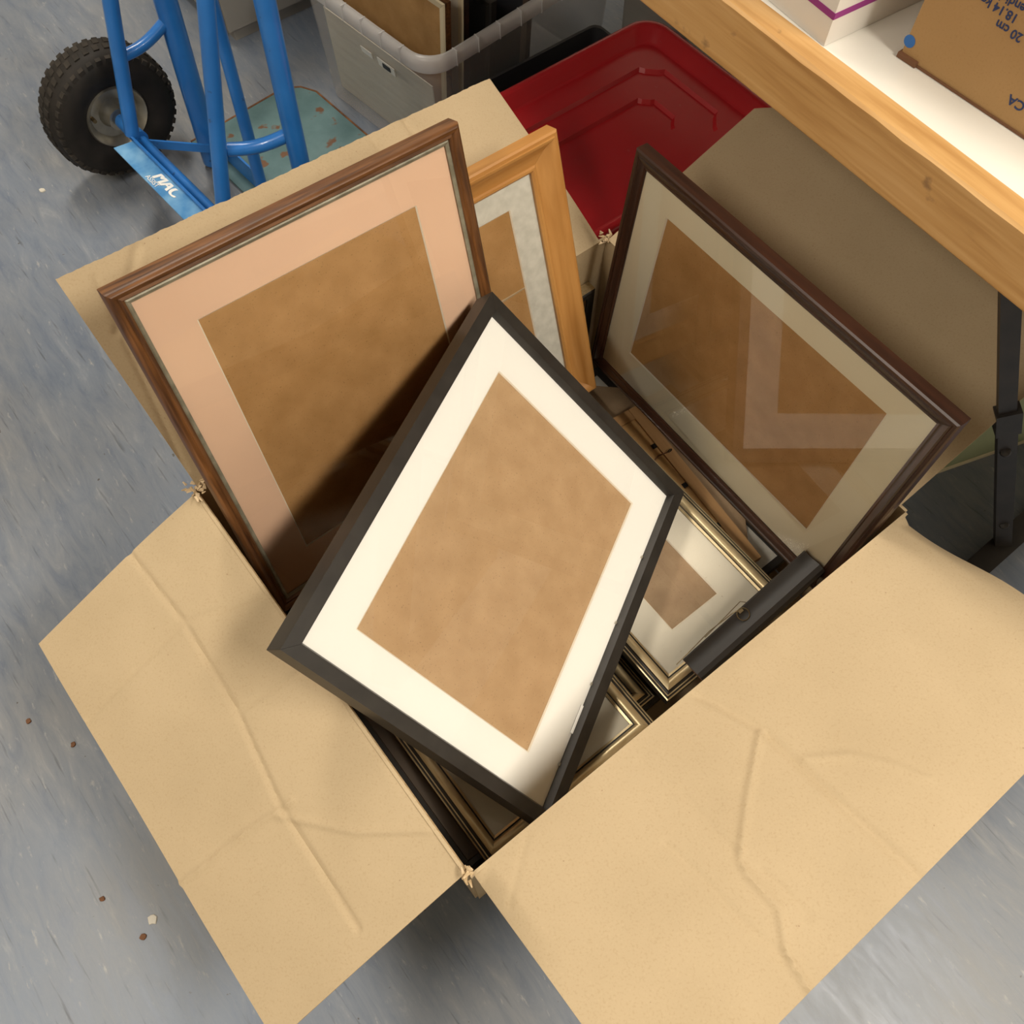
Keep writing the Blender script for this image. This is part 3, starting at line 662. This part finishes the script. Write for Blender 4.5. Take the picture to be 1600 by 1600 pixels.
# brown carton upside down on the bench
c = at_z(1406, 88, ZT-.002); e = at_z(1600, 217, ZT-.002)-at_z(1406, 88, ZT-.002)
ex = e.normalized(); ey = Z.cross(ex)
MXc = frame_matrix(c, ex, ey); ct = empty('brown_carton', MXc); tag(ct, 'brown carton with upside-down blue lettering standing on the bench', 'carton')
m = MB(); m.box(0, .40, 0, .30, .0005, .20); m.obj('carton_body', M['carton'], ct)
cinv = MXc.inverted()
def on_face(px, py): return cinv @ at_plane(px, py, c, ey)
def text(s, name, Mloc, size, mat, parent, shear=0.0, bold=0.0):
    cu = bpy.data.curves.new(name, 'FONT'); cu.body = s; cu.size = size; cu.shear = shear; cu.offset = bold; cu.extrude = .0002
    ob = bpy.data.objects.new(name, cu); COL.objects.link(ob)
    dg = bpy.context.evaluated_depsgraph_get(); me = bpy.data.meshes.new_from_object(ob.evaluated_get(dg))
    bpy.data.objects.remove(ob); me.materials.clear(); me.materials.append(mat)
    o = bpy.data.objects.new(name, me); link(o, parent); o.matrix_local = Mloc; return o
# upside-down: text x axis = -x, text y axis = -z, on the face y=0 (normal -y)
def txt_face(s, px, py, size, right=True):
    p = on_face(px, py)     # position of the text's first letter's baseline start (upside down: upper right)
    Ml = Matrix(((-1, 0, 0, p.x), (0, 0, -1, -.0004), (0, -1, 0, p.z), (0, 0, 0, 1)))
    return text(s, 'printed_text', Ml, size, M['inkblue'], ct, 0, .0002)
txt_face('20 cm', 1600, 55, .0118)
txt_face('18.14 kg c', 1593, 25, .0118)
txt_face('endish', 1605, 9, .0118)
txt_face('CA', 1604, 163, .0135)
p = on_face(1415, 60)
m = MB(); m.lathe([(0, 0), (0, .0065), (.0004, .0065), (.0004, 0)], 20, 0, Vector((p.x+.0055, -.0002, p.z)), Vector((0, -1, 0)), Vector((1, 0, 0)), False); m.obj('printed_dot', M['dotblue'], ct)
# crushed lower flap edge
m = MB(); m.box(-.002, .022, -.004, .02, .0006, .006); m.obj('bent_flap', M['chipb'], ct)
m = MB(); m.box(.022, .398, -.0015, -.0002, .0006, .003); m.obj('bottom_seam', M['chipb'], ct)

# ------------------------------------------------------------------ red lidded tote
tx0, tx1, ty0, ty1, tz = -.415, -.050, .56, 1.165, .295
def rrect(x0, x1, y0, y1, r, n=6):
    pts = []
    for cx, cy, a0 in ((x1-r, y0+r, -90), (x1-r, y1-r, 0), (x0+r, y1-r, 90), (x0+r, y0+r, 180)):
        for i in range(n+1): a = R(a0+90*i/n); pts.append((cx+r*math.cos(a), cy+r*math.sin(a)))
    return pts
def shell(loops, capb=True, capt=True):
    m = MB(); n = len(loops[0][0]); vs = [(x, y, z) for lp, z in loops for x, y in lp]
    fs = [(i*n+j, i*n+(j+1) % n, (i+1)*n+(j+1) % n, (i+1)*n+j) for i in range(len(loops)-1) for j in range(n)]
    if capb: fs.append(tuple(range(n-1, -1, -1)))
    if capt: fs.append(tuple(range((len(loops)-1)*n, len(loops)*n)))
    m.add(vs, fs); return m
MXr = frame_matrix(W((tx0+tx1)/2, (ty0+ty1)/2, 0), U, V); tote = empty('red_lidded_tote', MXr); tag(tote, 'storage tote with glossy red plastic lid under the bench', 'storage box')
hx, hy = (tx1-tx0)/2, (ty1-ty0)/2
rr_ = lambda i, r: rrect(-hx+i, hx-i, -hy+i, hy-i, r)
m = shell([(rr_(.045, .04), .002), (rr_(.018, .05), tz-.047)]); m.obj('tote_body', M['tote'], tote, 40)
m = shell([(rr_(.010, .045), tz-.045), (rr_(.002, .05), tz-.043), (rr_(0, .05), tz-.008), (rr_(.003, .048), tz-.002), (rr_(.010, .045), tz), (rr_(.018, .04), tz-.003), (rr_(.028, .034), tz-.024), (rr_(.034, .03), tz-.026)], False, False)
lid = m.obj('lid', M['red'], tote, 50)
def notched(x0, x1, y0, y1, r):   # plateau outline with scooped corners
    pts = []
    for cx, cy, sx, sy in ((x1, y0, -1, 1), (x1, y1, -1, -1), (x0, y1, 1, -1), (x0, y0, 1, 1)):
        a = (cx+sx*r*1.5, cy); b_ = (cx, cy+sy*r*1.5); mid = (cx+sx*r*.85, cy+sy*r*.85)
        q = [a, (cx+sx*r*1.25, cy+sy*r*.45), mid, (cx+sx*r*.45, cy+sy*r*1.25), b_]
        if (sx, sy) in ((-1, -1), (1, 1)): q = q[::-1]
        pts += q
    return pts
zb = tz-.026
def ring_fill(bm, loops):
    es = []
    for lp in loops:
        es += [bm.edges.get((lp[q], lp[(q+1) % len(lp)])) or bm.edges.new((lp[q], lp[(q+1) % len(lp)])) for q in range(len(lp))]
    bmesh.ops.triangle_fill(bm, use_beauty=True, edges=es, normal=(0, 0, 1))
bm = bmesh.new()
mk = lambda pts, z: [bm.verts.new((x, y, z)) for x, y in pts]
nt_ = lambda i, iy, r: notched(-hx+i, hx-i, -hy+iy, hy-iy, r)
l0 = mk(rr_(.034, .03), zb); l1 = mk(nt_(.080, .062, .022), zb); l2 = mk(nt_(.0835, .0655, .022), zb-.007)
l3 = mk(nt_(.134, .124, .014), zb-.007); l4 = mk(nt_(.1375, .1275, .014), zb-.014)
for a, b_ in ((l1, l2), (l3, l4)):
    for q in range(len(a)): bm.faces.new((a[q], a[(q+1) % len(a)], b_[(q+1) % len(a)], b_[q]))
bm.faces.new(l4); ring_fill(bm, (l0, l1)); ring_fill(bm, (l2, l3))
bmesh.ops.recalc_face_normals(bm, faces=bm.faces)
me = bpy.data.meshes.new('recessed_panel'); bm.to_mesh(me); bm.free(); me.materials.append(M['red'])
link(bpy.data.objects.new('recessed_panel', me), lid)

# ------------------------------------------------------------------ clear plastic tub of frames
uz = .285
kx0, kx1, ky0, ky1 = -1.00, -.575, .725, 1.28
MXk = frame_matrix(W((kx0+kx1)/2, (ky0+ky1)/2, 0), U, V) @ Matrix.Rotation(R(6), 4, 'Z'); tub = empty('clear_plastic_tub', MXk); tag(tub, 'clear plastic storage tub with rolled rim holding upright frames', 'storage box')
ax_, ay_ = (kx1-kx0)/2, (ky1-ky0)/2
rk = lambda i, r: rrect(-ax_+i, ax_-i, -ay_+i, ay_-i, r, 8)
m = shell([(rk(.030, .035), .003), (rk(.012, .05), uz-.004), (rk(.0135, .05), uz-.004), (rk(.0315, .035), .005)], False, False)
m.obj('tub_wall', M['tub'], tub, 50)
m = shell([(rk(.031, .035), .003), (rk(.031, .035), .005)]); m.obj('tub_base', M['tub'], tub)
m = shell([(rk(.012, .05), uz-.008), (rk(.002, .056), uz-.030), (rk(0, .058), uz-.028), (rk(.002, .056), uz-.006), (rk(.008, .052), uz), (rk(.0135, .05), uz-.002), (rk(.0140, .05), uz-.010)], False, False)
rim = m.obj('tub_rim', M['tubrim'], tub, 60)
for i in range(9):
    yy = -ay_+.07+i*.055
    m = MB(); m.box(ax_-.0125, ax_+.0008, yy, yy+.002, uz-.030, uz+.0006); m.obj('rim_rib', M['tubrim'], rim)
for i in range(6):
    xx = -ax_+.07+i*.055
    m = MB(); m.box(xx, xx+.002, -ay_-.0008, -ay_+.0125, uz-.030, uz+.0006); m.obj('rim_rib', M['tubrim'], rim)
m = MB(); m.box(.01, .05, -ay_+.0155, -ay_+.016, .170, .195)
for (x0, x1, zz0, zz1) in ((.045, .095, .196, .214), (-.005, .028, .198, .212)):
    mm = MB()
    q = [( x0, -ay_+.0155, zz0), (x1, -ay_+.0155, zz0), (x1, -ay_+.0125, zz1), (x0, -ay_+.0125, zz1)]
    mm.hexa(q, [(a, b_-.0015, z_) for a, b_, z_ in q]); st_ = mm.obj('sticker', M['sticker'], tub)
    if x0 > 0:
        mm = MB(); q = [(x0+.016, -ay_+.0125, zz0+.004), (x1-.012, -ay_+.0125, zz0+.004), (x1-.012, -ay_+.0115, zz1-.004), (x0+.016, -ay_+.0115, zz1-.004)]
        mm.hexa(q, [(a, b_-.0012, z_) for a, b_, z_ in q]); mm.obj('barcode', M['ink'], st_)
# things in the tub
TI = MXk
def in_tub(y, z0, w_, h_, tilt=4):
    return TI @ Matrix.Translation((0, y, z0+h_/2)) @ Matrix.Rotation(R(90-tilt), 4, 'X')
m = MB(); m.box(-.165, .165, -.095, .095, -.002, 0); o = m.obj('beige_card', M['paper']); o.matrix_world = in_tub(-ay_+.050, .008, .33, .19, -3); tag(o, 'beige card sheet standing against the side of the clear tub', 'card sheet')
def tubframe(y, h_, w_, face, rail, board, label, tilt=3):
    return picture_frame('stored_picture_frame', label, in_tub(y, .0225, w_, h_, tilt), w_-.04, h_-.03, [(0, .001), (0, .004), (.012, .006), (.015, .004)], [0, 0, 0, 1], [face, rail], [face, rail], None, None, board, glass=False, back=.010, boardz=0.0, group='frames standing in the clear tub')
tubframe(-ay_+.085, .32, .34, M['creamedge'], M['oakx'], M['hb_warm'], 'cream-faced frame with brown board standing foremost in the clear tub')
tubframe(-ay_+.135, .33, .33, M['creamedge'], M['mahogx'], M['m_pale'], 'red-brown frame standing second in the clear tub')
tubframe(-ay_+.20, .27, .34, M['black'], M['black'], M['ink'], 'black frame standing third in the clear tub')
tubframe(-ay_+.30, .25, .34, M['darkbrown'], M['mahogx'], M['ink'], 'dark brown frame standing deepest in the clear tub')
# dark crates between tub and tote
def crate(name, label, u0, u1, v0, v1, h_, mat):
    Mx = frame_matrix(W((u0+u1)/2, (v0+v1)/2, 0), U, V); t = empty(name, Mx); tag(t, label, 'crate')
    a, b_ = (u1-u0)/2, (v1-v0)/2; f = lambda i, r: rrect(-a+i, a-i, -b_+i, b_-i, r)
    m = shell([(f(.012, .015), .002), (f(.004, .02), h_-.015), (f(0, .02), h_-.014), (f(0, .02), h_), (f(.006, .018), h_), (f(.009, .018), h_-.02), (f(.018, .012), .02)], True, True)
    m.obj('crate_body', mat, t, 40); return t
crate('black_crate', 'black plastic crate wedged between the clear tub and the red lid', -.550, -.445, .82, 1.16, .20, M['tote'])
crate('grey_crate', 'dark grey crate behind the black crate', -.55, -.36, 1.21, 1.50, .26, M['greycab'])

# grey cabinet base behind the hand truck
Mx = frame_matrix(W(-1.42, .96, 0), U, V); gc = empty('grey_cabinet', Mx); tag(gc, 'plain grey cabinet standing behind the hand truck', 'cabinet')
m = MB(); m.box(-.21, .21, -.32, .5, .03, .80); m.obj('cabinet_body', M['greycab'], gc)
m = MB(); m.box(-.19, .205, -.30, .48, .0, .0298); m.obj('plinth', M['greycab'], gc)
m = MB(); m.box(.2102, .222, -.315, .035, .035, .79); m.obj('cabinet_door', M['greycab'], gc)
m = MB(); m.box(.2102, .222, .039, .495, .035, .79); m.obj('cabinet_door', M['greycab'], gc)

# sage green board under the bench
p0 = at_z(1492, 729, 0.0); p1 = at_z(1575, 700, 0.0); d = (p1-p0).normalized(); nn = Z.cross(d)
if nn.dot(CAM-p0) < 0: nn = -nn
gb = empty('green_board', frame_matrix(p0-d*.06, d, Z)); tag(gb, 'sage green mount board with cream edge standing under the bench', 'board')
zz = frame_matrix(p0-d*.06, d, Z).to_3x3().inverted() @ nn
s_ = 1 if zz.z > 0 else -1
m = MB(); m.box(0, .32, .012, .24, min(-s_*.008, 0), max(-s_*.008, 0)); m.obj('board_sheet', M['green'], gb)
m = MB(); m.box(0, .32, .0005, .0118, min(-s_*.008, s_*.002), max(-s_*.008, s_*.002)); m.obj('cream_edge', M['creamedge'], gb)

# ------------------------------------------------------------------ blue hand truck
a_ = Vector((.684, -.731, 0)).normalized(); g_ = Vector((-a_.y, a_.x, 0))
MXh = frame_matrix(Vector((-.81, 1.487, 0)), a_, g_); truck = empty('hand_truck', MXh); tag(truck, 'blue tubular hand truck with pneumatic tyres and worn toe plate', 'hand truck')
# local: x along the axle from the near-side wheel, y forwards to the toe plate
def wheel(x):
    m = MB(); prof = [(-.030, .062), (-.041, .078), (-.043, .098), (-.036, .117), (-.022, .1272), (0, .1295), (.022, .1272), (.036, .117), (.043, .098), (.041, .078), (.030, .062)]
    c = Vector((x, 0, .133)); ax = Vector((1, 0, 0)); e = Vector((0, 1, 0))
    m.lathe(prof, 48, 0, c, ax, e, False); wh = m.obj('tyre', M['rubber_side'], truck, 50)
    m = MB(); nl = 40
    for row, (xo, wd, rad, off) in enumerate(((-.030, .015, .1225, 0), (-.010, .015, .1285, .5), (.010, .015, .1285, 0), (.030, .015, .1225, .5))):
        for i in range(nl):
            an = 2*math.pi*(i+off)/nl; hw = .0080/rad
            vs = []
            for rr2 in (rad-.006, rad+.0018):
                for (dx, da) in ((-wd/2, -hw), (wd/2, -hw*.6), (wd/2, hw), (-wd/2, hw*.6)):
                    an2 = an+da*(1 if rr2 < rad else .82); r3 = rr2-abs(xo+dx)**2*(2.2 if abs(xo) > .02 else 1.0)*(1 if abs(xo) > .02 else .5)
                    vs.append(c+ax*(xo+dx)+(e*math.cos(an2)+Vector((0, 0, 1))*math.sin(an2))*r3)
            m.hexa(vs[:4], vs[4:])
    t = m.obj('tread', M['rubber'], wh); t['kind'] = 'stuff'
    for s_ in (-1, 1):
        m = MB(); m.lathe([(s_*.030, .0625), (s_*.034, .060), (s_*.030, .056), (s_*.016, .048), (s_*.014, .030), (s_*.022, .024), (s_*.040, .022), (s_*.040, .010), (s_*.030, .009)], 36, 0, c, ax, e, False); h = m.obj('hub', M['zinc'], wh, 40)
        for i in range(4):
            an = i*math.pi/2+.5; q = c+ax*(s_*.0145)+(e*math.cos(an)+Vector((0, 0, 1))*math.sin(an))*.040
            if i < 4:
                pass
    m = MB(); q = c+ax*.016+(e*math.cos(2.9)+Vector((0, 0, 1))*math.sin(2.9))*.045; m.tube([q, q+ax*.012], .004, 8); m.obj('valve', M['wire'], wh)
wheel(0.0); wheel(.60)
def tb(name, pts, r, mat='blue'): m = MB(); m.tube(pts, r, 16); return m.obj(name, M[mat], truck, 50)
TOPZ = 1.15
tb('main_post', [(.118, .122, .012), (.118, .140, .36), (.118, .165, TOPZ)], .021)
tb('main_post', [(.490, .128, .012), (.490, .137, .36), (.490, .165, TOPZ)], .0165)
tb('centre_post', [(.302, .130, .012), (.302, .143, .40), (.302, .160, TOPZ)], .0115)
tb('rear_tube', [(.118, -.012, .155), (.122, .047, .40), (.119, .130, .75)], .0135)
tb('rear_tube', [(.432, -.012, .155), (.422, .085, .53), (.47, .135, .75)], .0135)
def bow_tube(name, p, q, up, r):
    p, q = Vector(p), Vector(q); pts = [p.lerp(q, i/8)+Vector((0, 0, up*math.sin(math.pi*i/8))) for i in range(9)]
    return tb(name, pts, r)
bow_tube('cross_link', (.120, .025, .300), (.118, .122, .318), -.008, .0105)
bow_tube('cross_link', (.426, .042, .290), (.480, .128, .305), -.008, .0115)
tb('axle', [(-.045, 0, .133), (.645, 0, .133)], .0105, 'blue')
tb('hub_sleeve', [(.046, 0, .133), (.085, 0, .133), (.12, 0, .138)], .0145, 'blue')
tb('cross_bar', [(.118, .142, .62), (.49, .146, .62)], .0115)
tb('handle', [(.118, .165, TOPZ-.002), (.13, .166, TOPZ+.06), (.20, .167, TOPZ+.09), (.41, .167, TOPZ+.09), (.478, .166, TOPZ+.06), (.49, .165, TOPZ-.002)], .0165)
m = MB(); m.hexa([(.120, -.056, .146), (.480, -.056, .146), (.480, -.020, .149), (.132, -.020, .149)], [(.120, -.056, .149), (.480, -.056, .149), (.480, -.020, .152), (.132, -.020, .152)]); apl = m.obj('axle_plate', M['bluelite'], truck)
m = MB(); m.hexa([(.128, -.020, .130), (.480, -.020, .130), (.480, -.0165, .130), (.128, -.0165, .130)], [(.128, -.0205, .160), (.480, -.0205, .160), (.480, -.016, .160), (.128, -.016, .160)]); m.obj('plate_lip', M['blue'], apl)
Mt = Matrix(((1, 0, 0, .232), (0, 1, 0, -.0425), (0, 0, 1, .1513), (0, 0, 0, 1)))
for k_ in range(4):
    text('MAC', 'printed_text', Matrix.Translation((k_*.0011, 0, k_*.00002)) @ Mt, .034, M['white'], apl, 0.35, .0)
Mt = Matrix(((1, 0, 0, .226), (0, 1, 0, -.0520), (0, 0, 1, .1508), (0, 0, 0, 1)))
text('ASSIST', 'printed_text', Mt, .013, M['white'], apl, 0, .0)
m = MB()
for i in range(9): m.box(.226+i*.007, .2305+i*.007, -.0535, -.0510, .1490, .1496)
m.obj('faded_print', M['bluelite'], apl)
def bar(name, p0, p1, wv, th):
    p0, p1 = Vector(p0), Vector(p1); ax = (p1-p0).normalized(); sd = ax.cross(Vector((0, 0, 1))).normalized(); up = sd.cross(ax)
    m = MB(); c = [sd*th/2+up*wv/2, -sd*th/2+up*wv/2, -sd*th/2-up*wv/2, sd*th/2-up*wv/2]; m.hexa([p0+q for q in c], [p1+q for q in c]); return m.obj(name, M['blue'], truck)
bar('strut', (.110, .005, .118), (.165, .118, .075), .018, .004)
bar('strut', (.47, .005, .118), (.48, .118, .075), .018, .004)
m = MB(); m.hexa([(.045, .146, .0085), (.565, .146, .0085), (.565, .150, .0085), (.045, .150, .0085)], [(.062, .146, .058), (.548, .146, .058), (.548, .150, .058), (.062, .150, .058)]); m.obj('toe_flange', M['blue'], truck)
# toe plate with rusty rim
tp = [(.035, .120), (.575, .120), (.575, .372), (.560, .400), (.535, .412), (.085, .412), (.050, .395), (.028, .365)]
m = MB(); n = len(tp); m.add([(x, y, .003) for x, y in tp]+[(x, y, .008) for x, y in tp], [tuple(range(n-1, -1, -1)), tuple(range(n, 2*n))]+[(i, (i+1) % n, n+(i+1) % n, n+i) for i in range(n)]); tpo = m.obj('toe_plate', M['teal'], truck)
m = MB(); m.tube([(x, y, .006) for x, y in tp[2:]+[tp[0]]], .0035, 6); m.obj('plate_rim', M['rust'], tpo)

# ------------------------------------------------------------------ litter on the floor
rl = random.Random(11)
def chip(px, py, r, mat, label, name):
    c = at_z(px, py, .0); m = MB(); n = 9
    ring = [(r*rl.uniform(.7, 1.15)*math.cos(2*math.pi*i/n), r*rl.uniform(.7, 1.15)*math.sin(2*math.pi*i/n)) for i in range(n)]
    m.add([(x, y, .0003) for x, y in ring]+[(x*.9, y*.9, .0018+rl.uniform(0, .0012)) for x, y in ring], [tuple(range(n-1, -1, -1)), tuple(range(n, 2*n))]+[(i, (i+1) % n, n+(i+1) % n, n+i) for i in range(n)])
    o = m.obj(name, mat); o.location = c; tag(o, label, 'litter')
chip(238, 1437, .0075, M['chip'], 'white paper scrap on the floor left of the near flap', 'paper_scrap')
chip(224, 1464, .0050, M['chipb'], 'dark brown crumb on the floor below the white paper scrap', 'crumb')
chip(66, 298, .0070, M['chip'], 'white crumb on the floor below the near tyre', 'crumb')
chip(160, 1405, .0040, M['rust'], 'orange crumb on the floor left of the paper scrap', 'crumb')
chip(45, 1127, .0042, M['chipb'], 'small brown crumb near the left edge of the floor', 'crumb')
chip(115, 1163, .0045, M['chipb'], 'dark crumb on the floor beside the drooping flap', 'crumb')
